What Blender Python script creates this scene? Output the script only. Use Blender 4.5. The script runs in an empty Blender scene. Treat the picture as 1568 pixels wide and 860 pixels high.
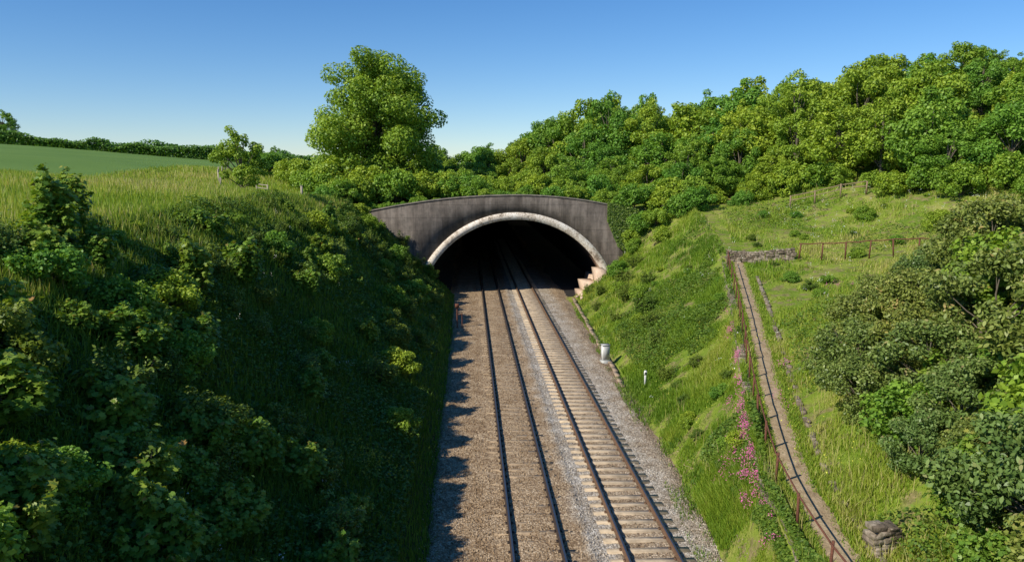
import bpy, math, numpy as np
from mathutils import Vector
R0=np.random.default_rng(7)
scene=bpy.context.scene
COL=scene.collection

# ---------------------------------------------------------------- helpers
def mesh_np(name,V,faces_list,mats,attr=None,smooth=False):
    """faces_list: list of (array[n,k], material_index)"""
    me=bpy.data.meshes.new(name)
    V=np.asarray(V,dtype=np.float32)
    me.vertices.add(len(V)); me.vertices.foreach_set("co",V.ravel())
    loops=[];starts=[];mi=[];pos=0
    for F,m in faces_list:
        F=np.asarray(F,dtype=np.int32)
        if len(F)==0: continue
        n,k=F.shape
        loops.append(F.ravel()); starts.append(pos+np.arange(n)*k); mi.append(np.full(n,m)); pos+=n*k
    loops=np.concatenate(loops).astype(np.int32);starts=np.concatenate(starts).astype(np.int32);mi=np.concatenate(mi).astype(np.int32)
    me.loops.add(len(loops)); me.loops.foreach_set("vertex_index",loops)
    me.polygons.add(len(starts)); me.polygons.foreach_set("loop_start",starts)
    me.polygons.foreach_set("material_index",mi)
    if smooth: me.polygons.foreach_set("use_smooth",np.ones(len(starts),dtype=bool))
    for m in mats: me.materials.append(m)
    if attr is not None:
        a=me.attributes.new("v",'FLOAT','POINT'); a.data.foreach_set("value",np.asarray(attr,dtype=np.float32))
    me.update(calc_edges=True); me.validate()
    return me
def obj(name,me,loc=(0,0,0),rot=(0,0,0),sc=(1,1,1),parent=None):
    o=bpy.data.objects.new(name,me); o.location=loc; o.rotation_euler=rot
    o.scale=sc; COL.objects.link(o)
    if parent: o.parent=parent
    return o
def empty(name):
    o=bpy.data.objects.new(name,None); COL.objects.link(o); return o
class MB:
    """mesh builder for boxes / tubes"""
    def __init__(s): s.V=[];s.Q=[];s.n=0
    def add(s,V,Q,m=0):
        V=np.asarray(V,float); s.V.append(V); s.Q.append((np.asarray(Q)+s.n,m)); s.n+=len(V)
    def box(s,c,d,m=0,rz=0,tilt=(0,0)):
        x,y,z=[k/2 for k in d]
        P=np.array([[-x,-y,-z],[x,-y,-z],[x,y,-z],[-x,y,-z],[-x,-y,z],[x,-y,z],[x,y,z],[-x,y,z]])
        P[4:,0]+=tilt[0];P[4:,1]+=tilt[1]
        ca,sa=math.cos(rz),math.sin(rz)
        P=np.c_[P[:,0]*ca-P[:,1]*sa,P[:,0]*sa+P[:,1]*ca,P[:,2]]+np.array(c)
        s.add(P,[[0,3,2,1],[4,5,6,7],[0,1,5,4],[1,2,6,5],[2,3,7,6],[3,0,4,7]],m)
    def tube(s,pts,rad,k=6,m=0):
        pts=np.asarray(pts,float);rings=[]
        for i,p in enumerate(pts):
            d=pts[min(i+1,len(pts)-1)]-pts[max(i-1,0)]; d=d/(np.linalg.norm(d)+1e-9)
            a=np.cross(d,[0.31,0.95,0.05]); a/=np.linalg.norm(a)+1e-9; b=np.cross(d,a)
            t=np.arange(k)*2*math.pi/k
            rings.append(p+rad[i]*(np.cos(t)[:,None]*a+np.sin(t)[:,None]*b))
        V=np.concatenate(rings);Q=[]
        for i in range(len(pts)-1):
            for j in range(k): Q.append([i*k+j,i*k+(j+1)%k,(i+1)*k+(j+1)%k,(i+1)*k+j])
        s.add(V,Q,m)
    def mesh(s,name,mats,bevel=0): return mesh_np(name,np.concatenate(s.V),s.Q,mats)
def smooth(t,a,b):
    u=np.clip((t-a)/(b-a),0,1); return u*u*(3-2*u)
_ph=R0.uniform(0,6.28,(12,2)); _fr=R0.normal(0,1,(12,2))
def noise(x,y,s=1.0):
    r=0
    for i in range(12):
        f=(0.35+0.22*i)/s
        d=_fr[i]/np.linalg.norm(_fr[i])
        r=r+np.sin((x*d[0]+y*d[1])*f+_ph[i,0])/(1+0.4*i)
    return r/2.6

# ---------------------------------------------------------------- terrain
YW=[-60,10,17,20.5,26,38,50,60,71,400]
def Xw(y): return np.interp(y,YW,[7.7,7.8,8.0,8.35,9.8,13.4,16.7,18.8,20,22])
def Zw(y): return np.interp(y,YW,[1.2,1.6,1.95,2.44,3.0,4.0,5.2,6.5,8.3,9.5])
def toeR(y): return np.interp(y,[0,17,30,70],[6.9,7.05,8.1,9.7])
PORT=71.0
def topc(x): return 8.95-0.0089*(x-4.3)**2*np.where(x>4.3,1.35,.9)
def h(x,y):
    x=np.asarray(x,float);y=np.asarray(y,float)
    x,y=np.broadcast_arrays(x,y)
    n1=noise(x,y,1.6); n2=noise(x+31,y-17,6)
    tl=-1.2+0*y; xc=np.interp(y,[0,60,71],[-12.6,-12.2,-10.3]); zc=np.interp(y,[0,50,66,71,74,100],[9.2,9.5,8.6,7.8,8.0,9.3])
    t=np.clip((tl-x)/(tl-xc),0,1)
    zl=zc*(t-0.05*np.sin(t*2*math.pi)) + n1*0.28*np.sin(t*math.pi)
    dx=np.maximum(xc-x,0); dd=np.minimum(dx,120)+0.15*np.maximum(dx-120,0)
    zl=np.where(x<xc, zc+0.08*dd+0.12*n1*smooth(dx,0,2)*(1-smooth(dx,20,30))+0.5*n2*smooth(dx,40,120), zl)
    # right
    tr=toeR(y); xw=Xw(y); zw=Zw(y)
    t=np.clip((x-tr)/(xw-0.25-tr),0,1)
    drop=0.55*(1-smooth(y,50,60))
    zf=(zw-drop)*(0.75*t+0.25*t*t)+n1*0.24*np.sin(t*math.pi)
    wallup=smooth(y,66.2,71.2)*smooth(x,14.0,17.0)
    backm=np.interp(x,[-10,4.3,13,20],[7.2,8.4,7.3,8.2])
    zf=zf*(1-wallup)+np.maximum(zf,backm)*wallup
    d=np.maximum(x-xw-1.75,0)
    near=1-smooth(y,26,42)
    bank=(0.16*d)*(1-near)+near*(0.55*np.minimum(d,7)+0.12*np.maximum(d-7,0))
    bank=np.minimum(bank,9)
    hill=np.minimum(0.24*np.maximum(x-27,0),7)*smooth(y,40,68)
    zr=zw+bank+hill+n1*0.22*smooth(d,0,2)+0.4*n2*smooth(d,4,12)
    front=np.where(x<tl,zl,np.where(x<tr,-0.42,np.where(x<xw-.2,zf,zr)))
    front=np.where((x>=tl)&(x<tr),-0.42,front-0.42*(x<tl)*(1-np.clip((tl-x),0,1))-0.42*(x>tr)*(1-np.clip(x-tr,0,1)))
    up=smooth(y,72,84)
    M=backm+up*np.interp(x,[-10,4.3,13,20],[1.4,0.5,1.4,.6])+0.1*n1*up
    back=np.where(x<-10.3,zl,np.where(x<20,M,zr))
    return np.where(y>71.3,back,front)
def seg(a,b,s): return np.arange(a,b,s)
xs=np.concatenate([[-1500,-1000,-700,-500,-400,-320,-260,-210,-170],seg(-140,-60,8),seg(-60,-14,1.2),seg(-14,24,.4),seg(24,60,1.2),seg(60,140,8),[140,180,240,320,450,700,1000,1500]])
ys=np.concatenate([seg(-60,0,6),seg(0,71,.5),[71.15,71.45],seg(72,110,.8),seg(110,200,6),[200,220,250,300,360,440,560,700,900,1200,1700,2400]])
X,Y=np.meshgrid(xs,ys); Z=h(X,Y)
nx,ny=len(xs),len(ys)
I=np.arange(nx*ny).reshape(ny,nx)
Q=np.stack([I[:-1,:-1],I[:-1,1:],I[1:,1:],I[1:,:-1]],-1)
row=np.searchsorted(ys,71.15)
keep=np.ones(Q.shape[:2],bool)
xm=(xs[:-1]+xs[1:])/2
keep[row,(xm>-9.6)&(xm<14.3)]=False
Q=Q[keep]

# ---------------------------------------------------------------- materials
def newmat(name):
    m=bpy.data.materials.new(name); m.use_nodes=True; nt=m.node_tree
    b=nt.nodes['Principled BSDF']; return m,nt,b
def N(nt,t,**k):
    n=nt.nodes.new(t)
    for a,v in k.items():
        if a in('operation','blend_type','data_type','attribute_name','feature','mode','noise_dimensions'): setattr(n,a,v)
        else: n.inputs[a].default_value=v
    return n
def ramp(nt,src,stops,interp='LINEAR'):
    r=nt.nodes.new('ShaderNodeValToRGB'); cr=r.color_ramp; cr.interpolation=interp
    while len(cr.elements)<len(stops): cr.elements.new(0.5)
    for e,(p,c) in zip(cr.elements,stops):
        e.position=p; e.color=(*c,1) if len(c)==3 else c
    nt.links.new(src,r.inputs[0]); return r.outputs[0]
def mix(nt,f,a,b,bt='MIX'):
    n=nt.nodes.new('ShaderNodeMix'); n.data_type='RGBA'; n.blend_type=bt
    for s,v in((n.inputs[0],f),(n.inputs[6],a),(n.inputs[7],b)):
        if isinstance(v,bpy.types.NodeSocket): nt.links.new(v,s)
        elif isinstance(v,(int,float)): s.default_value=v
        else: s.default_value=(*v,1)
    return n.outputs[2]
def pos(nt): return nt.nodes.new('ShaderNodeNewGeometry').outputs['Position']
def noi(nt,vec,scale,detail=4,rough=.6):
    n=N(nt,'ShaderNodeTexNoise',Scale=scale,Detail=detail,Roughness=rough)
    nt.links.new(vec,n.inputs['Vector']); return n.outputs['Fac']
def bump(nt,b,hgt,strength=.5,dist=.05):
    n=N(nt,'ShaderNodeBump',Strength=strength,Distance=dist)
    nt.links.new(hgt,n.inputs['Height']); nt.links.new(n.outputs[0],b.inputs['Normal'])
def math_(nt,op,a,b=0.0,c=None):
    n=nt.nodes.new('ShaderNodeMath'); n.operation=op
    for i,v in enumerate((a,b) if c is None else (a,b,c)):
        if isinstance(v,bpy.types.NodeSocket): nt.links.new(v,n.inputs[i])
        else: n.inputs[i].default_value=v
    return n.outputs[0]

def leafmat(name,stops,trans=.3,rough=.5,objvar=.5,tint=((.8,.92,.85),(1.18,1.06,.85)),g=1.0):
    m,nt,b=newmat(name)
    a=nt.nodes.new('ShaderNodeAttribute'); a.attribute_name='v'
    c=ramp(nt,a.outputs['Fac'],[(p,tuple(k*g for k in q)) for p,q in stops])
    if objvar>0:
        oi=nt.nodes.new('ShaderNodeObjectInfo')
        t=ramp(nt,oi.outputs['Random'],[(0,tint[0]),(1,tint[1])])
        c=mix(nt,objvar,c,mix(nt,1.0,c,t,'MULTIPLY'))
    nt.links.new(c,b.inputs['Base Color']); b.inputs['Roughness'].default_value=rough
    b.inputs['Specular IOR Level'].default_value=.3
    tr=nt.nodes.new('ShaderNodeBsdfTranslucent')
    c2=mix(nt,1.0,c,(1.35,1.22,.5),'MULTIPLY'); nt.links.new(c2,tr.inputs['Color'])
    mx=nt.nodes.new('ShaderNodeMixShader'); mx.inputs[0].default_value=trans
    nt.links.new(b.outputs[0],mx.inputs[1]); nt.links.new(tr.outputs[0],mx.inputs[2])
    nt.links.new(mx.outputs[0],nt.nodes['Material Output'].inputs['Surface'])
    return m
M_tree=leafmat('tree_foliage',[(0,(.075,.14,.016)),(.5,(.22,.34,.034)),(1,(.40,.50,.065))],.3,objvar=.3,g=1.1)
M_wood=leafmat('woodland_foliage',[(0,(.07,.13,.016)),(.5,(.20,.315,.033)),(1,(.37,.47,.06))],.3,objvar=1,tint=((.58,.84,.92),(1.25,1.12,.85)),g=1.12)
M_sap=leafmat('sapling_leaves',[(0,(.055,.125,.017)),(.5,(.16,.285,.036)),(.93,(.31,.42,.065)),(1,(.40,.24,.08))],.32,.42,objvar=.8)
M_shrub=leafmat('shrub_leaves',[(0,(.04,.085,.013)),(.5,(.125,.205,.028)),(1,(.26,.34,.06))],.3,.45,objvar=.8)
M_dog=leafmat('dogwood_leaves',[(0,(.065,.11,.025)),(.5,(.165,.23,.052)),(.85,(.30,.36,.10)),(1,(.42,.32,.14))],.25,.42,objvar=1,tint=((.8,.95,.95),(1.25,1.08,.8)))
M_grass=leafmat('grass_blades',[(0,(.09,.185,.014)),(.42,(.21,.345,.028)),(.76,(.36,.44,.055)),(1,(.60,.51,.23))],.35,.55,objvar=0)
M_grassdark=leafmat('bank_grass',[(0,(.06,.14,.014)),(.6,(.155,.27,.026)),(1,(.29,.38,.06))],.3,.55,objvar=0)
M_herb=leafmat('undergrowth_leaves',[(0,(.04,.095,.013)),(.5,(.105,.195,.025)),(1,(.24,.34,.048))],.28,.5,objvar=0)
def flat(name,c,r=.6,metal=0,var=.25,sc=6,bmp=0.0):
    m,nt,b=newmat(name)
    n=noi(nt,pos(nt),sc,5)
    col=ramp(nt,n,[(.25,tuple(k*(1-var) for k in c)),(.75,tuple(min(1,k*(1+var)) for k in c))])
    nt.links.new(col,b.inputs['Base Color']); b.inputs['Roughness'].default_value=r; b.inputs['Metallic'].default_value=metal
    if bmp: bump(nt,b,n,bmp,.03)
    return m
M_bark=flat('bark',(.14,.115,.08),.9,sc=8,bmp=.5)
M_pink=flat('valerian_petals',(.62,.13,.33),.6,var=.35,sc=20)
M_white=flat('white_petals',(.75,.76,.66),.6,var=.1)
M_yellow=flat('yellow_petals',(.6,.58,.06),.6,var=.2)
M_rust=flat('rusty_iron',(.16,.06,.034),.85,.1,var=.5,sc=25,bmp=.4)
M_postwood=flat('weathered_timber',(.36,.31,.23),.9,sc=12)
M_darkwood=flat('dark_timber',(.28,.2,.12),.9,sc=12)

# ground
m_ground,nt,b=newmat('ground_soil_and_turf')
P=pos(nt)
n1=noi(nt,P,.5,6);n2=noi(nt,P,5,5)
turf=ramp(nt,n1,[(.3,(.09,.16,.018)),(.5,(.19,.26,.03)),(.7,(.31,.31,.08))])
soil=ramp(nt,n2,[(.35,(.13,.14,.035)),(.7,(.33,.26,.13))])
f=ramp(nt,noi(nt,P,1.6,5),[(.49,(0,0,0)),(.60,(1,1,1))])
c=mix(nt,f,turf,soil)
sx=nt.nodes.new('ShaderNodeSeparateXYZ'); nt.links.new(P,sx.inputs[0])
fm=math_(nt,'SUBTRACT',-37.0,sx.outputs[0]); fm=math_(nt,'MINIMUM',math_(nt,'MAXIMUM',fm,0.0),1.0)
fld=ramp(nt,noi(nt,P,.06,4),[(.3,(.11,.20,.045)),(.7,(.15,.245,.055))])
c=mix(nt,fm,c,fld)
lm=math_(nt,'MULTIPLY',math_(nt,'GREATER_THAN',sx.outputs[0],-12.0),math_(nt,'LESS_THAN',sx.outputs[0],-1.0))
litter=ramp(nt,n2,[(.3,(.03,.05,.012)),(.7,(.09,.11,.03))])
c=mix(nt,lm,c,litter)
nt.links.new(c,b.inputs['Base Color']); b.inputs['Roughness'].default_value=.95; b.inputs['Specular IOR Level'].default_value=.1
bump(nt,b,n2,.7,.15)
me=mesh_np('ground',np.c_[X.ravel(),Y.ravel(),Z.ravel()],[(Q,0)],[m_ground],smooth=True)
obj('ground',me)

# ballast
m_bal,nt,b=newmat('ballast_stone')
P=pos(nt)
vo=N(nt,'ShaderNodeTexVoronoi',Scale=17.0); nt.links.new(P,vo.inputs['Vector'])
sep=nt.nodes.new('ShaderNodeSeparateColor'); nt.links.new(vo.outputs['Color'],sep.inputs[0])
brown=ramp(nt,sep.outputs[0],[(0,(.26,.18,.105)),(.5,(.46,.345,.22)),(1,(.66,.54,.385))])
grey=ramp(nt,sep.outputs[0],[(0,(.34,.32,.29)),(.5,(.56,.53,.48)),(1,(.80,.77,.71))])
sx=nt.nodes.new('ShaderNodeSeparateXYZ'); nt.links.new(P,sx.inputs[0])
wob=math_(nt,'ADD',sx.outputs[0],math_(nt,'MULTIPLY',math_(nt,'SUBTRACT',noi(nt,P,.8,4),.5),.9))
xr=math_(nt,'DIVIDE',math_(nt,'ADD',wob,2.0),12.0)
fac=ramp(nt,xr,[(0,(0,0,0)),(.40,(.02,.02,.02)),(.44,(.1,.1,.1)),(.475,(1,1,1)),(.535,(1,1,1)),(.56,(.2,.2,.2)),(.66,(.25,.25,.25)),(.70,(1,1,1)),(.78,(.7,.7,.7)),(.83,(.15,.15,.15))])
c=mix(nt,fac,brown,grey)
d=ramp(nt,vo.outputs['Distance'],[(.3,(1,1,1)),(.7,(.55,.5,.45))])
c=mix(nt,1.0,c,d,'MULTIPLY')
st=ramp(nt,noi(nt,P,1.2,6),[(.35,(.74,.66,.56)),(.65,(1.08,1.06,1.03))])
c=mix(nt,1.0,c,st,'MULTIPLY')
nt.links.new(c,b.inputs['Base Color']); b.inputs['Roughness'].default_value=.95
inv=math_(nt,'SUBTRACT',1.0,vo.outputs['Distance']); bump(nt,b,inv,.7,.04)
bx=seg(-2.0,9.6,.11); by=np.concatenate([seg(-20,16,2),seg(16,74,.14),seg(74,190,3)])
BX,BY=np.meshgrid(bx,by)
def balz(x,y):
    edgeL=-1.15+.25*noise(0*x,y,1.5); edgeR=np.interp(y,[17,30,75],[7.15,7.7,8.1])+.3*noise(0*x+5,y,1.2)
    z=np.where(x<3.65,-.175,-.225)+0*y
    mid=np.exp(-((x-3.65)/.35)**2)*.03
    z=z+mid-.45*np.clip(edgeL-x,0,1)-.28*np.clip(x-edgeR,0,1)
    return z+.012*noise(x*6,y*6,1)
BZ=balz(BX,BY)+R0.normal(0,.012,BX.shape)
I=np.arange(BX.size).reshape(BX.shape)
BQ=np.stack([I[:-1,:-1],I[:-1,1:],I[1:,1:],I[1:,:-1]],-1).reshape(-1,4)
bal=empty('railway_ballast')
obj('ballast_bed',mesh_np('ballast_bed',np.c_[BX.ravel(),BY.ravel(),BZ.ravel()],[(BQ,0)],[m_bal]),parent=bal)
ns=42000
sy=17+ (75-17)*R0.random(ns)**1.6; sxx=R0.uniform(-1.6,8.9,ns)
inrail=(np.abs(sxx-1.98)<1.3)|(np.abs(sxx-5.32)<1.3)
kp=(~inrail|(R0.random(ns)<.35))&(sxx<toeR(sy)+.4); sy=sy[kp]; sxx=sxx[kp]; ns=len(sy)
sz=np.maximum(balz(sxx,sy),h(sxx,sy))+.008
rr=R0.uniform(.018,.04,ns)
oc=np.array([[1,0,0],[-1,0,0],[0,1,0],[0,-1,0],[0,0,1],[0,0,-1]],float)
V=oc[None]*R0.uniform(.6,1.2,(ns,6,1))*rr[:,None,None]
an=R0.uniform(0,6.28,ns);ca,sa=np.cos(an)[:,None],np.sin(an)[:,None]
V=np.stack([V[:,:,0]*ca-V[:,:,1]*sa,V[:,:,0]*sa+V[:,:,1]*ca+V[:,:,2]*.3,V[:,:,2]],-1)+np.stack([sxx,sy,sz],-1)[:,None]
T=np.array([[0,2,4],[2,1,4],[1,3,4],[3,0,4],[2,0,5],[1,2,5],[3,1,5],[0,3,5]])
obj('ballast_stones',mesh_np('ballast_stones',V.reshape(-1,3),[((T[None]+6*np.arange(ns)[:,None,None]).reshape(-1,3),0)],[m_bal]),parent=bal)

# rails & sleepers
m_rail=flat('dark_rail_side',(.05,.034,.028),.8,.2,var=.4,sc=9)
m_rail2=flat('rusty_rail_side',(.15,.085,.048),.85,.1,var=.4,sc=9)
m_head,nt,b=newmat('polished_rail_head'); b.inputs['Base Color'].default_value=(.22,.22,.23,1); b.inputs['Metallic'].default_value=.9; b.inputs['Roughness'].default_value=.35
m_conc=flat('sleeper_concrete',(.48,.38,.265),.9,var=.4,sc=3,bmp=.2)
m_slp=flat('sleeper_buried_concrete',(.36,.265,.17),.95,var=.35,sc=4,bmp=.2)
prof=np.array([[-.07,-.16],[.07,-.16],[.07,-.145],[.012,-.125],[.012,-.045],[.036,-.035],[.036,-.006],[.030,0],[-.030,0],[-.036,-.006],[-.036,-.035],[-.012,-.045],[-.012,-.125],[-.07,-.145]])
def track(name,xc,smat,stop,rm):
    e=empty(name)
    for i,x0 in enumerate((xc-.7525,xc+.7525)):
        yy=np.array([-20,200.]);k=len(prof)
        V=np.concatenate([np.c_[prof[:,0]+x0,np.full(k,y),prof[:,1]] for y in yy])
        side=[];head=[]
        for j in range(k):
            q=[j,(j+1)%k,k+(j+1)%k,k+j]; (head if j==7 else side).append(q)
        obj('rail_%d'%(i+1),mesh_np('rail',V,[(side,0),(head,1)],[rm,m_head]),parent=e)
    mb=MB(); r=np.random.default_rng(int(xc*10))
    for y in seg(-4,130,.65):
        dy=r.normal(0,.02); z=stop+r.normal(0,.006); rz=r.normal(0,.008)
        mb.box((xc,y+dy,z-.05),(2.5,.27,.10),0,rz); 
        mb.box((xc,y+dy,z+.006),(2.44,.21,.012),0,rz)
        for x0 in(xc-.7525,xc+.7525):
            for s in(-1,1): mb.box((x0+s*.10,y+dy,z+.03),(.06,.12,.045),1,rz)
    obj('sleepers',mb.mesh('sleepers',[smat,rm]),parent=e)
    return e
track('railway_track',1.98,m_slp,-.188,m_rail)
track('railway_track',5.32,m_conc,-.192,m_rail2)

# ---------------------------------------------------------------- tunnel portal
m_wall,nt,b=newmat('weathered_portal_concrete'); P=pos(nt)
mp=N(nt,'ShaderNodeMapping'); mp.inputs['Scale'].default_value=(1,1,.12); nt.links.new(P,mp.inputs[0])
stk=noi(nt,mp.outputs[0],1.6,6,.7)
c=ramp(nt,stk,[(.28,(.075,.064,.055)),(.5,(.135,.116,.10)),(.72,(.235,.205,.178))])
c=mix(nt,.8,c,ramp(nt,noi(nt,P,2.5,6),[(.3,(.7,.7,.68)),(.7,(1.3,1.25,1.2))]),'MULTIPLY')
br=N(nt,'ShaderNodeTexBrick'); br.inputs['Scale'].default_value=1; br.inputs['Mortar Size'].default_value=.02; br.inputs['Brick Width'].default_value=2.4; br.inputs['Row Height'].default_value=1.15
br.inputs['Color1'].default_value=(1,1,1,1);br.inputs['Color2'].default_value=(.86,.86,.86,1);br.inputs['Mortar'].default_value=(.55,.55,.55,1)
cx=nt.nodes.new('ShaderNodeCombineXYZ'); sp=nt.nodes.new('ShaderNodeSeparateXYZ'); nt.links.new(P,sp.inputs[0]); nt.links.new(sp.outputs[0],cx.inputs[0]); nt.links.new(sp.outputs[2],cx.inputs[1]); nt.links.new(cx.outputs[0],br.inputs['Vector'])
c=mix(nt,.8,c,br.outputs['Color'],'MULTIPLY')
nt.links.new(c,b.inputs['Base Color']); b.inputs['Roughness'].default_value=.95; b.inputs['Specular IOR Level'].default_value=.15; bump(nt,b,noi(nt,P,6,6),.4,.04)
m_ring,nt,b=newmat('pale_arch_ring_concrete'); P=pos(nt)
c=ramp(nt,noi(nt,P,.9,6,.75),[(.37,(.24,.19,.14)),(.45,(.66,.57,.46)),(.7,(.95,.89,.79))])
c=mix(nt,.8,c,ramp(nt,noi(nt,P,7,5,.7),[(.38,(.52,.45,.38)),(.52,(1.1,1.1,1.1))]),'MULTIPLY')
nt.links.new(c,b.inputs['Base Color']); b.inputs['Roughness'].default_value=.9; bump(nt,b,noi(nt,P,9,5),.3,.03)
m_bore=flat('dark_tunnel_lining',(.035,.032,.03),.95,sc=1.5)  # plain near-black colour for bore lining, end cap and floor
m_abut=flat('pinkish_abutment_concrete',(.6,.44,.32),.9,var=.35,sc=2,bmp=.3)
portal=empty('tunnel_portal')
CX,CZ,RO,RI=4.3,-2.25,9.62,8.96
NX=160
xx=np.linspace(-10.2,14.25,NX)
lo=np.where(np.abs(xx-CX)<9.25, CZ+np.sqrt(np.maximum(RO**2-(xx-CX)**2,0)),-1.0)-.05
tp=topc(xx)
y0,y1=PORT,PORT+.8
a=np.arange(NX-1)
V=np.concatenate([np.c_[xx,np.full(NX,y0),lo],np.c_[xx,np.full(NX,y0),tp-.12],np.c_[xx,np.full(NX,y1),tp-.12],np.c_[xx,np.full(NX,y1),lo]])
F=np.concatenate([np.c_[a,a+1,a+NX+1,a+NX],np.c_[a+NX,a+NX+1,a+2*NX+1,a+2*NX],np.c_[a+2*NX,a+2*NX+1,a+3*NX+1,a+3*NX],np.c_[a+3*NX,a+3*NX+1,a+1,a]])
F=np.concatenate([F,[[0,NX,2*NX,3*NX],[NX-1,4*NX-1,3*NX-1,2*NX-1]]])
obj('spandrel_wall',mesh_np('spandrel_wall',V,[(F,0)],[m_wall]),parent=portal)
V=np.concatenate([np.c_[xx,np.full(NX,yy),zz] for yy,zz in((y0-.04,tp-.117),(y0-.04,tp),(y1+.1,tp+.02),(y1+.1,tp-.117))])
m_cop=flat('coping_concrete',(.17,.145,.115),.95,var=.6,sc=2.5,bmp=.4)
obj('coping',mesh_np('coping',V,[(F,0)],[m_cop]),parent=portal)
th=np.linspace(math.radians(12),math.radians(168),90)
def arc(R,y): return np.c_[CX+R*np.cos(th),np.full(90,y),CZ+R*np.sin(th)]
V=np.concatenate([arc(RO,y0-.05),arc(RI,y0-.05),arc(RI,y1),arc(RO,y0+.01)]); a=np.arange(89)
F=np.concatenate([np.c_[a,a+90,a+91,a+1],np.c_[a+90,a+180,a+181,a+91],np.c_[a,a+1,a+271,a+270]])
obj('arch_ring',mesh_np('arch_ring',V,[(F,0)],[m_ring]),parent=portal)
ysb=[y1-.002,74.5,80,95,120,160,190]
V=np.concatenate([arc(RI,yy) for yy in ysb]+[[[CX,190,-.45]]]);F=[]
for i in range(len(ysb)-1):
    F.append(np.c_[a+90*i,a+90*i+90,a+90*i+91,a+90*i+1])
n0=90*(len(ysb)-1); cap=np.c_[a+n0,np.full(89,len(V)-1),a+n0+1]
lowwall=(a<14)|(a>74)  # low walls by the mouth get a paler colour to look sunlit
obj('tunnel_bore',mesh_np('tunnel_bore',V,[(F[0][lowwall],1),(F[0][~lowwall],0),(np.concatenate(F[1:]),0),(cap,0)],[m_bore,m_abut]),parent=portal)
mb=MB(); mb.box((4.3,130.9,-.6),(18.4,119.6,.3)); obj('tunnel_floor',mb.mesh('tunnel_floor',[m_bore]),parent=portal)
mb=MB()
mb.box((12.1,70.0,.95),(.9,2.6,2.7),0,0,(-.35,.2)); mb.box((11.1,70.6,.35),(1.2,2.2,1.6),0,.1,(-.3,.25)); mb.box((11.9,74.3,.3),(1.3,4.6,1.9),0,0,(.25,0)); mb.box((12.75,69.6,1.0),(.4,3.2,2.1),0,0,(.2,.3)); mb.box((10.4,70.0,-.1),(.9,3.2,.75),0,.08,(-.05,.1))
r=np.random.default_rng(3)
for k in range(30): mb.box((r.uniform(9.6,12.0),r.uniform(66.5,69.5),r.uniform(-.25,.2)),tuple(r.uniform(.1,.35,3)),0,r.uniform(0,3),(r.normal(0,.05),r.normal(0,.05)))
obj('abutment',mb.mesh('abutment',[m_abut]),parent=portal)

# ---------------------------------------------------------------- vegetation generators
def frame(n,rng,up=None):
    n=n/(np.linalg.norm(n,axis=1,keepdims=True)+1e-9)
    r=rng.normal(0,1,n.shape)
    t=np.cross(n,r); t/=np.linalg.norm(t,axis=1,keepdims=True)+1e-9
    return n,t,np.cross(n,t)
RH=(np.array([[0,-.5],[.36,0],[0,.5],[-.36,0]]),)
LOBE=(np.array([[0,-.5],[.2,-.42],[.46,-.25],[.26,-.08],[.5,.2],[.18,.16],[0,.55],[-.18,.16],[-.5,.2],[-.26,-.08],[-.46,-.25],[-.2,-.42]]),)
OVAL=(np.array([[0,-.5],[.24,-.2],[.24,.15],[0,.55],[-.24,.15],[-.24,-.2]]),)
def leaves(C,Nn,S,rng,shape=RH):
    n,t,b=frame(Nn,rng); P2=shape[0]; k=len(P2)
    fold=np.abs(P2[:,0])*.25
    V=C[:,None]+S[:,None,None]*(P2[None,:,0,None]*t[:,None]+P2[None,:,1,None]*b[:,None]+fold[None,:,None]*n[:,None])
    F=np.arange(len(C)*k).reshape(-1,k)
    return V.reshape(-1,3),F,k
def sph(rng,n):
    d=rng.normal(0,1,(n,3)); return d/np.linalg.norm(d,axis=1,keepdims=True)
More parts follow.
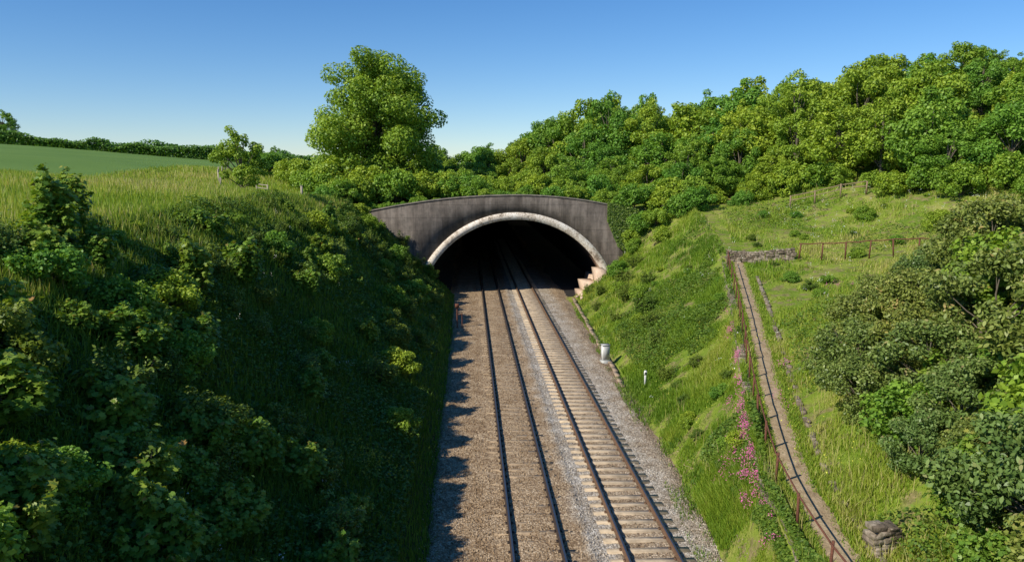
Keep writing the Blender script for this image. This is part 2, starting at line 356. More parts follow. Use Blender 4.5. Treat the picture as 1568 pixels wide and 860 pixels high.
def make_tree(name,H,R,tr,ncl,nl,ls,seed,mat,crad=(.2,.34),shape=RH,taper=.4,bias=.6,rmin=.35):
    rng=np.random.default_rng(seed); c=(H-tr)/2; cz=tr+c
    D=sph(rng,ncl); rad=rng.uniform(rmin,.88,ncl)**.8
    CC=np.c_[D[:,0]*R*rad,D[:,1]*R*rad,D[:,2]*c*rad]
    f=1-taper*np.clip(CC[:,2:3]/c,-.35,1)
    CC[:,:2]*=f; CC[:,2]+=cz
    rc=R*rng.uniform(crad[0],crad[1],ncl)*np.clip(f[:,0],.6,1)
    cv=rng.uniform(0,1,ncl)
    w=rc**2; idx=rng.choice(ncl,nl,p=w/w.sum())
    d=sph(rng,nl); u=.45+.6*rng.random(nl)**.6
    C=CC[idx]+d*(rc[idx]*u)[:,None]*np.array([1,1,.8])
    C[:,2]=np.maximum(C[:,2],.15)
    nn=d*bias+np.array([0,0,.45])+rng.normal(0,.45,(nl,3))
    S=ls*rng.uniform(.6,1.35,nl)
    V,F,k=leaves(C,nn,S,rng,shape)
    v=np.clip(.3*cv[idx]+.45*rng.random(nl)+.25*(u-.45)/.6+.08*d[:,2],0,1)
    mb=MB()
    top=cz+c*.5; n=7
    pts=np.c_[np.cumsum(rng.normal(0,.02*R,n)),np.cumsum(rng.normal(0,.02*R,n)),np.linspace(-.3,top,n)]
    rt=H*.022; mb.tube(pts,np.linspace(rt,rt*.25,n),7)
    for i in rng.choice(ncl,min(ncl,22),replace=False):
        zz=np.clip(tr*.7+(CC[i,2]-tr)*.45,tr*.5,top); p0=np.array([np.interp(zz,pts[:,2],pts[:,0]),np.interp(zz,pts[:,2],pts[:,1]),zz])
        mid=(p0+CC[i])/2+rng.normal(0,.05*R,3); mb.tube([p0,mid,CC[i]],[rt*.4,rt*.25,rt*.08],5)
    BV=np.concatenate(mb.V); o=len(V)
    faces=[(F,0)]+[(q+o,1) for q,_ in mb.Q]
    return mesh_np(name,np.concatenate([V,BV]),faces,[mat,M_bark],np.concatenate([np.repeat(v,k),np.zeros(len(BV))]))
def make_sapling(name,H,R,nst,seed,ls,mat,shape=LOBE,dens=1.0):
    rng=np.random.default_rng(seed); mb=MB(); C=[];Nn=[];W=[]
    for s in range(nst):
        az=rng.uniform(0,6.28); sp=R*rng.random()**.6; hh=H*rng.uniform(.55,1)*(1-.35*(sp/R)**2)
        n=6; t=np.linspace(0,1,n)
        b0=np.array([math.cos(az),math.sin(az)])*sp
        pts=np.c_[b0[0]*(.25+.75*t**.8)+rng.normal(0,.03,n),b0[1]*(.25+.75*t**.8)+rng.normal(0,.03,n),hh*t-.1]
        mb.tube(pts,np.linspace(.018,.004,n),4)
        for q in np.arange(.22,1.02,.085/dens*1.4/max(H,1)):
            p=np.array([np.interp(q,t,pts[:,j]) for j in range(3)])
            na=rng.integers(3,6)
            for k in range(na):
                a2=rng.uniform(0,6.28); L=rng.uniform(.1,.42)*(1.15-.6*q)
                for m_ in range(rng.integers(2,5)):
                    e=p+np.array([math.cos(a2),math.sin(a2),rng.uniform(-.1,.35)])*L*rng.uniform(.5,1.1)+rng.normal(0,.04,3)
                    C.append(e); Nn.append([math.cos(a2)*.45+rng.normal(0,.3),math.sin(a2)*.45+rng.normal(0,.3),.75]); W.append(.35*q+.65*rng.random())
    C=np.array(C);Nn=np.array(Nn);W=np.array(W)
    V,F,k=leaves(C,Nn,ls*rng.uniform(.55,1.25,len(C)),rng,shape)
    BV=np.concatenate(mb.V);o=len(V)
    return mesh_np(name,np.concatenate([V,BV]),[(F,0)]+[(q+o,1) for q,_ in mb.Q],[mat,M_bark],np.concatenate([np.repeat(W,k),np.zeros(len(BV))]))
RS=np.random.default_rng(99)
def put(name,me,x,y,s=1.0,parent=None,dz=0,szz=None,rot=None):
    z=float(h(x,y))+dz
    return obj(name,me,(x,y,z),(RS.normal(0,.04),RS.normal(0,.04),RS.uniform(0,6.28) if rot is None else rot),(s,s,s*(szz or RS.uniform(.9,1.1))),parent)

# big tree
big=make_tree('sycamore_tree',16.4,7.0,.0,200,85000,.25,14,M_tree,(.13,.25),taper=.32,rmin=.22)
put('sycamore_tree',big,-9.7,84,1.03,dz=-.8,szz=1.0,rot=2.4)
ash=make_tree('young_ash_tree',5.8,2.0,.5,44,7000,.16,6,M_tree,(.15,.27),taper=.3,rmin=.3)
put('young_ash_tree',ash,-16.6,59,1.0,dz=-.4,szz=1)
# woodland
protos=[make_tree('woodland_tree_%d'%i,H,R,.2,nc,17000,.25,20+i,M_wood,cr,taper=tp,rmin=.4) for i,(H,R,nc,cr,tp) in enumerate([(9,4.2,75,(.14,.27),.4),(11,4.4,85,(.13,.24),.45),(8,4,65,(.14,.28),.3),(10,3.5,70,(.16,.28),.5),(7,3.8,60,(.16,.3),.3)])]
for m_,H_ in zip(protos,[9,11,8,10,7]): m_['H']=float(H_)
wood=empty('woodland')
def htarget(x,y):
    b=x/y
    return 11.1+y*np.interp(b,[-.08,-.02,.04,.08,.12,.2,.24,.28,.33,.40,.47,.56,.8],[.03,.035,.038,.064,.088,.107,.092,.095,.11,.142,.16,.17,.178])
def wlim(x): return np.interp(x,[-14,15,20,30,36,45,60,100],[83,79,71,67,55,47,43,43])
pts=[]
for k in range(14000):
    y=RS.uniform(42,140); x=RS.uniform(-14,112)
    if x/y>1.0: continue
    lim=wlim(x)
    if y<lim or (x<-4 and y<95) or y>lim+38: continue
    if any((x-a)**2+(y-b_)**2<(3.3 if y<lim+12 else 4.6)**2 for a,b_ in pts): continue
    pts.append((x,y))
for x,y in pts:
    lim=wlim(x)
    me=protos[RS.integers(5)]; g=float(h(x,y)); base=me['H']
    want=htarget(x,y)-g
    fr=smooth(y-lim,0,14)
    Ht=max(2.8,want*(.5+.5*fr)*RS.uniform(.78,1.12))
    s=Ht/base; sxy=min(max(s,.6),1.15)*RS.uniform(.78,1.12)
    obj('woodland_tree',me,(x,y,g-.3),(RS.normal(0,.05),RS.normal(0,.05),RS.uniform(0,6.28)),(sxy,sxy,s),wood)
print('woodland',len(pts))
shr=[make_tree('dense_shrub',2.2,1.5,.0,30,5500,.13,50+i,M_shrub,(.2,.38),taper=.2,bias=.5) for i in range(3)]
lshr=[make_tree('edge_shrub',2.2,1.5,.0,30,5500,.14,55+i,M_wood,(.2,.38),taper=.2,bias=.5) for i in range(3)]
scrub=empty('scrub')
for k in range(150):
    x=RS.uniform(-14,60); lim=np.interp(x,[-14,15,20,30,36,45,60],[80,75,70,66,54,46,42])
    y=lim+RS.uniform(-1.5,4)
    if x<14.5 and y<73.5: y=73.5+RS.random()
    put('shrub_clump',lshr[RS.integers(3)],x,y,RS.uniform(.6,1.35),scrub,dz=-.3)
for x in np.arange(-9,14,1.5): put('shrub_clump',lshr[RS.integers(3)],x,73.2+RS.uniform(0,1.2),RS.uniform(.4,.75),scrub,dz=-.5)
for x,y,s in [(14.9,70.6,.9),(15.6,69.5,1),(15.2,71.5,1.3),(16.6,68.6,.9),(17.5,69.5,1.1),(18.5,68,1.0),(14.8,68.6,.6),(20,67.5,1.1),(16.5,66,.7)]:
    put('shrub_clump',lshr[RS.integers(3)],x,y,s,scrub,dz=-.3)
for x,y,s in [(-14,77,1.5),(-15.5,80,1.6),(-18,86,1.6),(-12.5,74.5,1.2),(-20,92,1.6),(-24,98,1.6),(-13,71.5,.9),(-11.5,73,1.1),(-28,108,1.6),(-7,77,1.6),(-10,78,1.8),(-4.5,79,1.5),(-13,79,2.),(-10.7,75,1.3)]:
    put('shrub_clump',lshr[RS.integers(3)],x,y,s,scrub,dz=-.3)
for k in range(75):
    if k<50: y=RS.uniform(30,64); x=float(Xw(y))+2.5+RS.uniform(0,18)*min(1,y/45)
    else: y=RS.uniform(24,66); x=float(toeR(y))+.8+RS.random()*(float(Xw(y))-float(toeR(y))-1.2)
    put('weed_clump',(lshr if k%2 else shr)[RS.integers(3)],x,y,RS.uniform(.16,.38),scrub,dz=-.08,szz=RS.uniform(.7,1.1))

# left bank saplings and shrubs
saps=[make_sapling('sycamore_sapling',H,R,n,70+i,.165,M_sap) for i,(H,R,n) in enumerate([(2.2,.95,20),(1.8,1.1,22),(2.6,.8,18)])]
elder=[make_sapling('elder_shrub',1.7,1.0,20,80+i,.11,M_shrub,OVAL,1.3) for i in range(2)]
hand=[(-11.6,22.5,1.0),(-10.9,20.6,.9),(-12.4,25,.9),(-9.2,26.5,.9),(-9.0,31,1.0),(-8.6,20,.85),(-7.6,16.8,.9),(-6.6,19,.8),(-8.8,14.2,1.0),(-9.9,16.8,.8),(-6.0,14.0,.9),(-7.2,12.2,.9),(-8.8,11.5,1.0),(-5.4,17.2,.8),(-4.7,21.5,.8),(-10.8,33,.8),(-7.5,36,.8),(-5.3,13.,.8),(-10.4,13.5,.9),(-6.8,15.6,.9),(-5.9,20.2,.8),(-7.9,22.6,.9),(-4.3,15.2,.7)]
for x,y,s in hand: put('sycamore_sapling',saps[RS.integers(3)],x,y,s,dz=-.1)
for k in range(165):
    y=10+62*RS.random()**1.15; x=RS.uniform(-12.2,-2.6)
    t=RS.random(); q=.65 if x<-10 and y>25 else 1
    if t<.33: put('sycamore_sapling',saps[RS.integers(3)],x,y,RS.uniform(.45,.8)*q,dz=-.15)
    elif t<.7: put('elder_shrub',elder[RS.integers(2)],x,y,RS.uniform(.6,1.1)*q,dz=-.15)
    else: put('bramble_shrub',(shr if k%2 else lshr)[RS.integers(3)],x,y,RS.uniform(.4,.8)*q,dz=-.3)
rs=[(12.2,15.5,1.15),(13.6,14.0,1.2),(11.6,13.,1.0),(14,17,1.3),(15.8,19,1.3),(13.4,19.5,.9),(16,22.5,1.3),(14.6,24,.95),(18,25,1.4),(16.8,28,1.),(20,29,1.3),(22.5,30,1.4),(19,31.5,.8),(25,33,1.3),(18,21,1.5),(20.5,24,1.5),(24,28,1.5),(27,36,1.2),(29,37,1.2),(12.6,17.4,.8),
 (12.3,23.3,.85),(13.3,25.8,1.0),(15,28.2,.95),(12.3,20.9,.85),(16.9,30.6,.85),(11.8,18.9,.7),(13.9,22.2,1.05),(21,33.5,.8),(23.5,36,.7),(26,39.5,.6),(31,41,1.0),(34,44,1.1)]
dog=[make_tree('dogwood_shrub',2.5,1.7,.0,60,12000,.105,60+i,M_dog,(.13,.26),OVAL,.2,.45,rmin=.5) for i in range(3)]
for i,(x,y,s) in enumerate(rs):
    if i%5==3: put('elder_shrub',lshr[RS.integers(3)],x,y,s,dz=-.3)
    else: put('dogwood_shrub',dog[RS.integers(3)],x,y,s,dz=-.3)
for x,y,s in [(12.6,13.2,1.1),(11.4,16.8,.8),(14.6,16,1.1),(13.8,21.2,.8),(17,23.6,1),(15.1,20.5,.9),(10.9,15.2,.6)]: put('sycamore_sapling',saps[RS.integers(3)],x,y,s*1.1)
for x,y,s in [(9.9,38,.6),(10.8,44,.8),(11.4,48,.9),(12,52,1.),(11.8,57,.9),(12.5,62,1.),(10.2,54,.6),(11,64,.7),(13.5,58,.7),(14,65,.8),(10,60,.6),(10.5,67,.6),(9.6,33,.35)]:
    put('elder_shrub' ,elder[RS.integers(2)],x,y,s*1.05,dz=-.1)
for x,y,s in [(11.2,50,.5),(12.4,55,.6),(11.9,60,.6),(12.8,66,.7),(24,47,.4),(31,50,.7),(29,56,.6),(33,46,.7)]:
    put('bramble_shrub',lshr[RS.integers(3)],x,y,s,dz=-.25)

# ---------------------------------------------------------------- grass & herbs (merged meshes)
def blades(name,x,y,Hh,W,mat,v,lean=.35,rng=R0,dz=-.03):
    n=len(x); z=h(x,y)+dz; az=rng.uniform(0,6.28,n); la=rng.uniform(0,6.28,n); L=Hh*lean*rng.random(n)
    wx,wy=np.cos(az)*W/2,np.sin(az)*W/2
    B=np.stack([x,y,z],-1)
    m=B+np.stack([np.cos(la)*L*.35,np.sin(la)*L*.35,Hh*.6],-1)
    tip=B+np.stack([np.cos(la)*L,np.sin(la)*L,Hh],-1)
    wv=np.stack([wx,wy,0*wx],-1)
    V=np.stack([B-wv,B+wv,m+wv*.8,m-wv*.8,tip],1).reshape(-1,3)
    i=5*np.arange(n)[:,None]
    return obj(name,mesh_np(name,V,[(i+np.array([[0,1,2,3]]),0),(i+np.array([[3,2,4]]),0)],[mat],np.repeat(v,5)))
def yd(n,a,b,p=1.0): return a*(b/a)**(R0.random(n)**p)
n=120000; y=yd(n,18,112); x=-10.2-27*R0.random(n)**1.4
x=np.where(y>68,np.minimum(x,-13),x)
pt=np.clip(.5+.35*noise(x,y,2)+R0.normal(0,.2,n),0,1)
blades('meadow_grass',x,y,R0.uniform(.25,.6,n)*(.8+.4*pt),.012+.0006*y,M_grass,np.clip(.3+.65*pt+R0.normal(0,.12,n),0,1))
n=90000; y=yd(n,12,71); x=R0.uniform(-12.3,-1.0,n)
lowf=smooth(x,-5,-1.2)
blades('bank_grass',x,y,R0.uniform(.2,.55,n)*(1-.3*lowf),.014+.0006*y,M_grassdark,np.clip(.4+.3*noise(x,y,1.5)+R0.normal(0,.2,n),0,1),.6)
n=230000; y=yd(n,14,71); lo_=toeR(y)+.05; x=lo_+(Xw(y)-lo_)*R0.random(n)
q=noise(x*1.5,y,1.6); q2=noise(x*2.3+11,y*2.3-4,.8)
k=(q2+R0.normal(0,.25,n)>-.38); x,y,q,q2=x[k],y[k],q[k],q2[k]; n=len(x)
pt=np.clip(.47+.45*q+.25*q2+R0.normal(0,.16,n),0,1)
blades('cutting_grass',x,y,R0.uniform(.12,.36,n)*np.clip(.75+1.1*q2,.3,2.2),.012+.0006*y,M_grass,np.clip(.05+.78*pt,0,1)*.97,.7)
n=16000; y=yd(n,17,70); x=toeR(y)+R0.uniform(-.8,.5,n); k=noise(x*3,y*2,1)+R0.normal(0,.2,n)>.1; x=x[k];y=y[k]
blades('verge_grass',x,y,R0.uniform(.08,.22,len(x)),.02+.0004*y,M_grassdark,R0.random(len(x)),.7,dz=.12)
n=250000; y=yd(n,13,68); x=Xw(y)+.15+ (34*R0.random(n)**1.15)*np.clip(y/40,.35,1)
q=noise(x,y,2.2); q2=noise(x*2.1+5,y*2.1+9,.9)
d=x-Xw(y); k=((d<.34+.05*noise(x,y*3,1))|(d>1.27+.1*noise(x,y*3+7,1)))&(q2+R0.normal(0,.25,n)>-.33); x,y,q,q2=x[k],y[k],q[k],q2[k];n=len(x)
pt=np.clip(.53+.45*q+.2*q2+R0.normal(0,.16,n),0,1)
blades('terrace_grass',x,y,R0.uniform(.1,.32,n)*np.clip(.75+1.1*q2,.3,2.2),.013+.0006*y,M_grass,np.clip(.08+.84*pt,0,1),.7)
n=8000; y=yd(n,15,66); x=toeR(y)+.5+26*R0.random(n)**1.3*np.clip(y/40,.3,1); k=(noise(x+40,y,1.4)>.1)&~((x>Xw(y)+.2)&(x<Xw(y)+1.5)); x,y=x[k],y[k];n=len(x)
blades('seeding_grass',x,y,R0.uniform(.4,.75,n),.010+.0004*y,M_grass,R0.uniform(.75,1,n),.35)
def herbs(name,x,y,hh,S,mat,v,shape=RH):
    C=np.stack([x,y,h(x,y)+hh],-1); nn=np.stack([R0.normal(0,.4,len(x)),R0.normal(0,.4,len(x)),np.ones(len(x))*.8],-1)
    V,F,k=leaves(C,nn,S,R0,shape); obj(name,mesh_np(name,V,[(F,0)],[mat],np.repeat(v,k)))
n=120000; y=yd(n,11,71); x=R0.uniform(-12.6,-2,n); ht=(.3+.25*noise(x*2,y*2,1.2))
herbs('undergrowth',x,y,np.clip(ht,.1,.7)*R0.random(n)**.6,R0.uniform(.06,.13,n)*(1+y/90),M_herb,np.clip(R0.random(n)*.6+.4*ht,0,1))
n=90000; y=yd(n,14,70); lo_=toeR(y)+.6; x=lo_+(Xw(y)-lo_)*R0.random(n); q=noise(x*1.3+9,y*1.3,1.3); k=q>.05; x=x[k];y=y[k];q=q[k]
herbs('bank_herbs',x,y,np.clip(.15+.7*q,.1,.8)*R0.random(len(x))**.7,R0.uniform(.05,.11,len(x))*(1+y/90),M_herb,.25+.7*R0.random(len(x)))
n=80000; y=yd(n,14,66); x=Xw(y)+1.9+27*R0.random(n)*np.clip(y/40,.3,1); q=noise(x*1.1+3,y*1.1,1.6);k=q>.1; x=x[k];y=y[k];q=q[k]
herbs('terrace_herbs',x,y,np.clip(.1+.9*q,.1,.9)*R0.random(len(x))**.7,R0.uniform(.05,.12,len(x))*(1+y/90),M_herb,.3+.7*R0.random(len(x)))
n=9000; x=R0.uniform(12.6,15.5,n); z=R0.uniform(0,1,n); zt=topc(x)+.15; zb=np.interp(x,[12.6,13.6,15.5],[6.6,4.2,3.0]); C=np.stack([x,70.82-R0.random(n)*.25,zb+(zt-zb)*z],-1)
V,F,k=leaves(C,np.stack([R0.normal(0,.4,n),-np.ones(n),R0.normal(.4,.3,n)],-1),R0.uniform(.12,.22,n),R0); obj('ivy',mesh_np('ivy',V,[(F,0)],[M_shrub],np.repeat(R0.random(n),k)))

def hedge(name,p0,p1,hh,ww,n,ls,seed):
    r=np.random.default_rng(seed); t=r.random(n); x=p0[0]+(p1[0]-p0[0])*t; y=p0[1]+(p1[1]-p0[1])*t
    L=math.hypot(p1[0]-p0[0],p1[1]-p0[1]); prof_=.75+.35*np.sin(t*L*.35+np.sin(t*L*.11)*3)*np.sin(t*L*.13)
    a=r.uniform(0,math.pi,n); u=.6+.4*r.random(n)
    C=np.stack([x+np.cos(a)*ww*u,y+r.normal(0,ww*.4,n),h(x,y)+np.sin(a)*hh*prof_*u],-1)
    V,F,k=leaves(C,np.stack([np.cos(a),-.5+0*a,np.sin(a)],-1)+r.normal(0,.4,(n,3)),ls*r.uniform(.6,1.4,n),r)
    obj(name,mesh_np(name,V,[(F,0)],[M_wood],np.repeat(r.random(n)*.5,k)))
hedge('field_hedge',(-150,195),(-30,215),3.3,1.6,26000,.55,1)
hedge('field_hedge',(-260,330),(-20,330),4.5,3,16000,.95,2)
for x,y,s in [(-136,228,1.3),(-142,232,1.5),(-148,236,1.4),(-130,230,1.1),(-156,240,1.5),(-139,225,1.2),(-145,229,1.4),(-95,330,1.0),(-80,335,.8),(-60,335,.9)]:
    obj('hedgerow_tree',protos[RS.integers(5)],(x,y,float(h(x,y))-.5),(0,0,RS.random()*6),(s,s,s*.85))

def flowers(name,pts_,mat,nper,sp,zh,fs):
    C=[]
    for (x,y) in pts_:
        k=RS.integers(max(1,nper//2),nper+1)
        c0=np.array([x,y,float(h(x,y))+zh*RS.uniform(.6,1.1)]); C.append(c0+RS.normal(0,1,(k,3))*sp)
    C=np.concatenate(C); V,F,k=leaves(C,RS.normal(0,.5,C.shape)+[-.3,-.3,.8],fs*RS.uniform(.6,1.3,len(C)),RS); obj(name,mesh_np(name,V,[(F,0)],[mat]))
vp=[]
for (yy,nn,sd) in [(21.3,12,.35),(22.8,22,.45),(24.6,28,.5),(26.6,12,.4),(28.5,7,.4),(31.5,9,.4),(36,7,.4),(39,3,.3),(19.5,4,.3)]:
    for _ in range(nn):
        y=yy+RS.normal(0,.4); vp.append((float(Xw(y))-.2-abs(RS.normal(0,sd*.5)),y))
flowers('red_valerian_plant',vp,M_pink,44,.085,.6,.042)
vp2=[(10.8+RS.normal(0,.15),26+RS.normal(0,.3)) for _ in range(3)]+[(12.3+RS.normal(0,.2),29.5) for _ in range(3)]+[(19.6+RS.normal(0,.3),40+RS.normal(0,.7)) for _ in range(7)]+[(8.5+RS.normal(0,.25),24.5+RS.normal(0,.5)) for _ in range(9)]
flowers('red_valerian_plant',vp2,M_pink,30,.09,.4,.04)
cp=[(RS.uniform(24,36),RS.uniform(52,64)) for _ in range(110)]+[(RS.uniform(15,28),RS.uniform(36,56)) for _ in range(40)]+[(RS.uniform(8.5,14),RS.uniform(28,60)) for _ in range(14)]
flowers('cow_parsley',cp,M_white,9,.08,.5,.05)
flowers('cow_parsley',[(RS.uniform(-11,-4),RS.uniform(12,45)) for _ in range(40)],M_white,9,.05,.8,.035)
yb=[(RS.uniform(9,14),RS.uniform(20,55)) for _ in range(120)]+[(RS.uniform(18,30),RS.uniform(34,60)) for _ in range(300)]
flowers('buttercups',yb,M_yellow,6,.14,.3,.045)
M_umb=leafmat('yellow_green_umbels',[(0,(.26,.32,.04)),(1,(.4,.46,.05))],.3,.5,0)
flowers('alexanders_plant',[(-3.2+RS.normal(0,.35),24.5+RS.normal(0,.6)) for _ in range(26)],M_umb,16,.1,.8,.07)

# ---------------------------------------------------------------- path, walls, fences
m_path,nt,b=newmat('trodden_earth_path'); P=pos(nt)
c=ramp(nt,noi(nt,P,3,6,.65),[(.3,(.27,.195,.115)),(.5,(.41,.31,.19)),(.7,(.52,.41,.275))])
c=mix(nt,1.0,c,ramp(nt,noi(nt,P,30,3),[(.3,(.75,.72,.68)),(.7,(1.1,1.1,1.1))]),'MULTIPLY')
nt.links.new(c,b.inputs['Base Color']); b.inputs['Roughness'].default_value=1.0; b.inputs['Specular IOR Level'].default_value=.1; bump(nt,b,noi(nt,P,12,6),.8,.05)
py=seg(10,50,.4); px0=Xw(py)+.32+.05*noise(0*py,py*3,.8); px1=Xw(py)+1.36+.1*noise(0*py+4,py*3,.8)
cols=[px0+(px1-px0)*k/5 for k in range(6)]
V=np.concatenate([np.c_[c_,py,h(c_,py)+.05-.06*(k in(0,5))-.008*(k in(2,3))] for k,c_ in enumerate(cols)]);m=len(py);a=np.arange(m-1)
F=np.concatenate([np.c_[a+k*m,a+(k+1)*m,a+(k+1)*m+1,a+k*m+1] for k in range(5)])
obj('footpath',mesh_np('footpath',V,[(F,0)],[m_path],smooth=True))
n=30000; y=yd(n,13,50); sd=R0.random(n)<.5; x=Xw(y)+np.where(sd,.32,1.34)+R0.normal(0,1,n)*np.where(sd,.08,.13)+.08*noise(0*y,y*4,1)
blades('path_edge_grass',x,y,R0.uniform(.05,.15,n),.014+.0005*y,M_grass,R0.uniform(.15,.85,n),.9,dz=.02)
m_stone,nt,b=newmat('rubble_stone'); P=pos(nt)
vo=N(nt,'ShaderNodeTexVoronoi',Scale=4.0); nt.links.new(P,vo.inputs['Vector'])
sep=nt.nodes.new('ShaderNodeSeparateColor'); nt.links.new(vo.outputs['Color'],sep.inputs[0])
c=ramp(nt,sep.outputs[0],[(0,(.14,.11,.08)),(.5,(.27,.22,.17)),(1,(.42,.36,.29))])
c=mix(nt,1.0,c,ramp(nt,noi(nt,P,7,6),[(.35,(.5,.5,.42)),(.65,(1.15,1.1,1.05))]),'MULTIPLY')
nt.links.new(c,b.inputs['Base Color']); b.inputs['Roughness'].default_value=.95; bump(nt,b,noi(nt,P,10,5),.7,.05)
def stonewall(name,path,zf,hh,th_,seed,gap=0.0,bev=.015,rowh=.14):
    r=np.random.default_rng(seed); mb=MB(); path=np.array(path,float)
    for i in range(len(path)-1):
        p,q=path[i],path[i+1]; L=np.linalg.norm(q-p); rz=math.atan2(q[1]-p[1],q[0]-p[0]); rows=max(1,int(round(hh/rowh)))
        for rr_ in range(rows):
            s=-r.random()*.2
            while s<L:
                w=r.uniform(.15,.4); t=np.clip((s+w/2)/L,0,1); c=p+(q-p)*t
                if r.random()>gap:
                    z=zf(c[0],c[1])-hh+ (rr_+.5)*hh/rows
                    mb.box((c[0]+r.normal(0,.02),c[1]+r.normal(0,.02),z+r.normal(0,.01)),(w*.96,th_*r.uniform(.85,1.1),hh/rows*1.02+r.uniform(-.02,.02)),0,rz+r.normal(0,.05),(r.normal(0,.015),r.normal(0,.015)))
                s+=w
    me=mb.mesh(name,[m_stone]); o=obj(name,me); bm=o.modifiers.new('b','BEVEL'); bm.width=bev; bm.segments=1; return o
wy=np.concatenate([seg(10,50,1.5),[50]])
stonewall('retaining_wall',[(float(Xw(y_))-.05,y_) for y_ in wy],lambda x,y:float(Zw(y))+.05,.7,.28,1)
stonewall('path_edging_wall',[(float(Xw(y_))+1.7,y_) for y_ in seg(14,46,1.5)],lambda x,y:float(Zw(y))+.13,.3,.18,2,.3)
stonewall('terrace_wall',[(16.9,50.2),(18.5,49.4),(20.6,48.6)],lambda x,y:float(h(x,y))+.75,1.1,.35,3)
stonewall('stone_pier',[(9.6,17.2),(10.1,17.25)],lambda x,y:float(h(9.9,17.2))+.7,1.4,.45,4,rowh=.1,bev=.006)
n=14000; y=yd(n,13,50); x=Xw(y)-.05+R0.normal(0,.16,n); k=noise(x*2,y*2,1)+R0.normal(0,.2,n)>-.1;x=x[k];y=y[k];n=len(x)
C=np.stack([x,y,Zw(y)+R0.uniform(-.35,.18,n)],-1); V,F,k=leaves(C,R0.normal(0,.5,(n,3))+[-.4,-.2,.6],R0.uniform(.04,.1,n),R0); obj('wall_plants',mesh_np('wall_plants',V,[(F,0)],[M_herb],np.repeat(R0.random(n),k)))
def fence(name,path,zf,post_h,step,rails,seed,mat,pw=.05,rw=.045):
    r=np.random.default_rng(seed); mb=MB(); P_=[]; path=np.array(path,float)
    seglen=np.r_[0,np.cumsum(np.linalg.norm(np.diff(path,axis=0),axis=1))]
    for s in np.arange(0,seglen[-1]+.01,step):
        x=np.interp(s,seglen,path[:,0]);y=np.interp(s,seglen,path[:,1]);P_.append((x,y,zf(x,y)))
    for i,(x,y,z) in enumerate(P_):
        hh=post_h*r.uniform(.95,1.04); tl=(r.normal(0,.04),r.normal(0,.04))
        mb.box((x,y,z+hh/2-.1),(pw,pw,hh+.2),0,r.normal(0,.1),tl)
        if i+1<len(P_):
            x2,y2,z2=P_[i+1]
            for rh in rails: mb.tube([(x,y,z+post_h*rh+r.normal(0,.015)),((x+x2)/2,(y+y2)/2,(z+z2)/2+post_h*rh-.02),(x2,y2,z2+post_h*rh+r.normal(0,.015))],[rw/2]*3,5)
    return obj(name,mb.mesh(name,[mat]))
fence('rusty_handrail_fence',[(float(Xw(y_))+.08,y_) for y_ in seg(12,50,1.)],lambda x,y:float(Zw(y))+.03,.95,2.1,(.95,),5,M_rust,.055,.05)
fence('rusty_iron_fence',[(20.8,48.2),(24,46.4),(28.6,42.8),(29.5,42.2)],lambda x,y:float(h(x,y))+.1,1.0,1.35,(.97,),6,M_rust,.07,.07)
fence('wire_fence',[(29.6,42.2),(34,41)],lambda x,y:float(h(x,y)),1.0,2.2,(.9,.5),8,M_postwood,.09,.015)
fence('timber_post_and_rail_fence',[(26.5,63.6),(30.5,62),(32,61)],lambda x,y:float(h(x,y))+.2,.9,1.9,(.95,.55),7,M_darkwood,.10,.07)
fence('field_fence',[(-31,104),(-28,90),(-24,78)],lambda x,y:float(h(x,y))+.25,1.0,4.4,(.9,),9,M_postwood,.12,.012)
fence('field_fence',[(-19.5,74),(-18.3,73.5)],lambda x,y:float(h(x,y))+.4,.8,1.2,(.9,.5),10,M_postwood,.12,.1)
mb=MB(); mb.box((0,0,.6),(.18,.18,1.5)); mb.box((0,0,1.37),(.22,.22,.05)); obj('gate_post',mb.mesh('gate_post',[M_postwood]),(-14.6,70,float(h(-14.6,70))+.2))

# lineside equipment
m_grey=flat('cabinet_grey_paint',(.42,.42,.40),.5,var=.15,sc=5); m_wp=flat('white_paint',(.75,.75,.72),.5,var=.08); m_dk=flat('dark_steel',(.05,.05,.05),.6)
mb=MB(); mb.box((0,0,-.15),(.55,.45,.4),0); mb.box((0,0,.5),(.44,.34,.92),1); mb.box((0,0,.98),(.50,.40,.05),0); mb.box((0,-.176,.5),(.38,.012,.8),0); mb.box((.14,-.195,.5),(.03,.025,.12),2)
obj('lineside_cabinet',mb.mesh('lineside_cabinet',[m_grey,m_wp,m_dk]),(8.1,45.5,float(h(8.3,45.5))+.25),(0,0,.15))
mb=MB(); mb.box((0,0,.38),(.10,.06,.9)); mb.box((0,-.035,.7),(.16,.015,.2),0); mb.box((0,-.046,.7),(.08,.004,.1),1)
obj('distance_marker_post',mb.mesh('distance_marker_post',[m_wp,m_dk]),(9.05,39,float(h(9.05,39))))
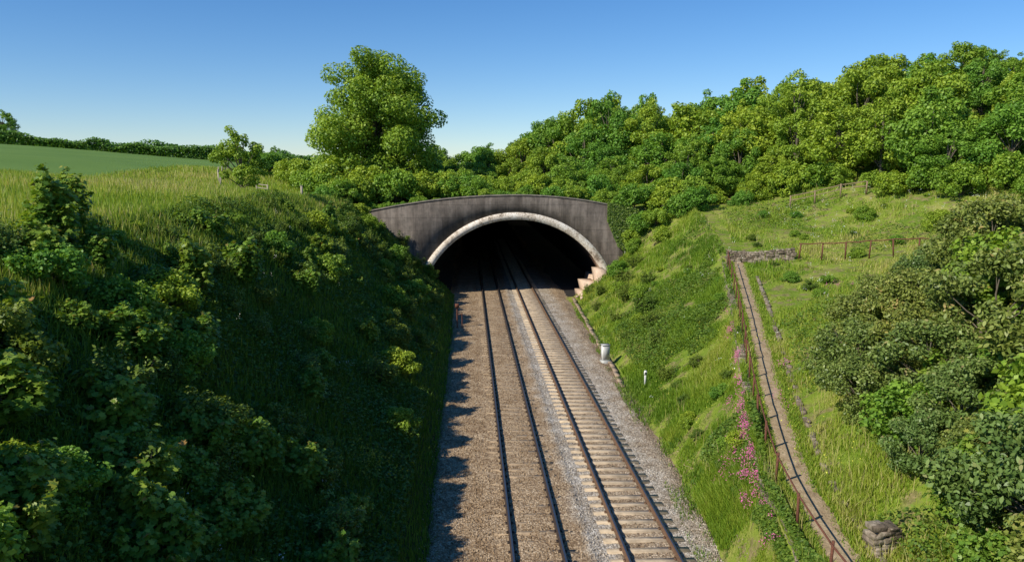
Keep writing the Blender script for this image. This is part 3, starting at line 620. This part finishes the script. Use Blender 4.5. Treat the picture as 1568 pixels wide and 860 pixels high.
mb=MB(); mb.tube([(0,0,-.2),(0,0,1.9)],[.05,.05],8); mb.box((0,-.06,1.75),(.28,.1,.3)); mb.tube([(.35,0,-.2),(.35,0,1.2)],[.035,.035],6); mb.box((.17,0,1.1),(.36,.03,.05))
obj('lineside_signal_post',mb.mesh('lineside_signal_post',[M_rust]),(-.9,56,-.3))
mb=MB(); r=np.random.default_rng(8)
for y_ in seg(40,69,1.0):
    x_=float(toeR(y_))-.35+r.normal(0,.02); mb.box((x_,y_+.5,-.24+r.normal(0,.02)),(.24,.95,.12),0,-.03+r.normal(0,.02))
obj('cable_trough',mb.mesh('cable_trough',[flat('trough_concrete',(.34,.25,.17),.9,var=.4,sc=2)]))

# ---------------------------------------------------------------- light, sky, camera
S=Vector((-.74,-.46,.725)).normalized()
el=math.asin(S.z); az=math.atan2(S.x,S.y)
L=bpy.data.lights.new('sun','SUN'); L.energy=5.0; L.angle=math.radians(.5); L.color=(1,.935,.80)
so=bpy.data.objects.new('sun',L); so.rotation_euler=(-S).to_track_quat('-Z','Y').to_euler(); so.location=(-30,-20,40); COL.objects.link(so)
w=bpy.data.worlds.new('World'); scene.world=w; w.use_nodes=True; nt=w.node_tree
sk=nt.nodes.new('ShaderNodeTexSky'); sk.sky_type='NISHITA'; sk.sun_disc=False; sk.sun_elevation=el; sk.sun_rotation=az%(2*math.pi); sk.altitude=300; sk.air_density=1.0; sk.dust_density=0.0; sk.ozone_density=3.2
hs=nt.nodes.new('ShaderNodeHueSaturation'); hs.inputs['Saturation'].default_value=1.2
gm=mix(nt,1.0,sk.outputs[0],(.90,.97,1.12),'MULTIPLY')
nt.links.new(gm,hs.inputs['Color'])
nt.links.new(hs.outputs[0],nt.nodes['Background'].inputs[0]); nt.nodes['Background'].inputs[1].default_value=.112
cam=bpy.data.cameras.new('camera'); cam.sensor_width=36; cam.lens=27.55; cam.clip_end=6000; cam.clip_start=.1
co=bpy.data.objects.new('camera',cam); co.location=(0,0,11.1); co.rotation_euler=(math.radians(90-8),0,math.radians(-3.15)); COL.objects.link(co); scene.camera=co
scene.view_settings.view_transform='Standard'; scene.view_settings.look='None'; scene.view_settings.exposure=0
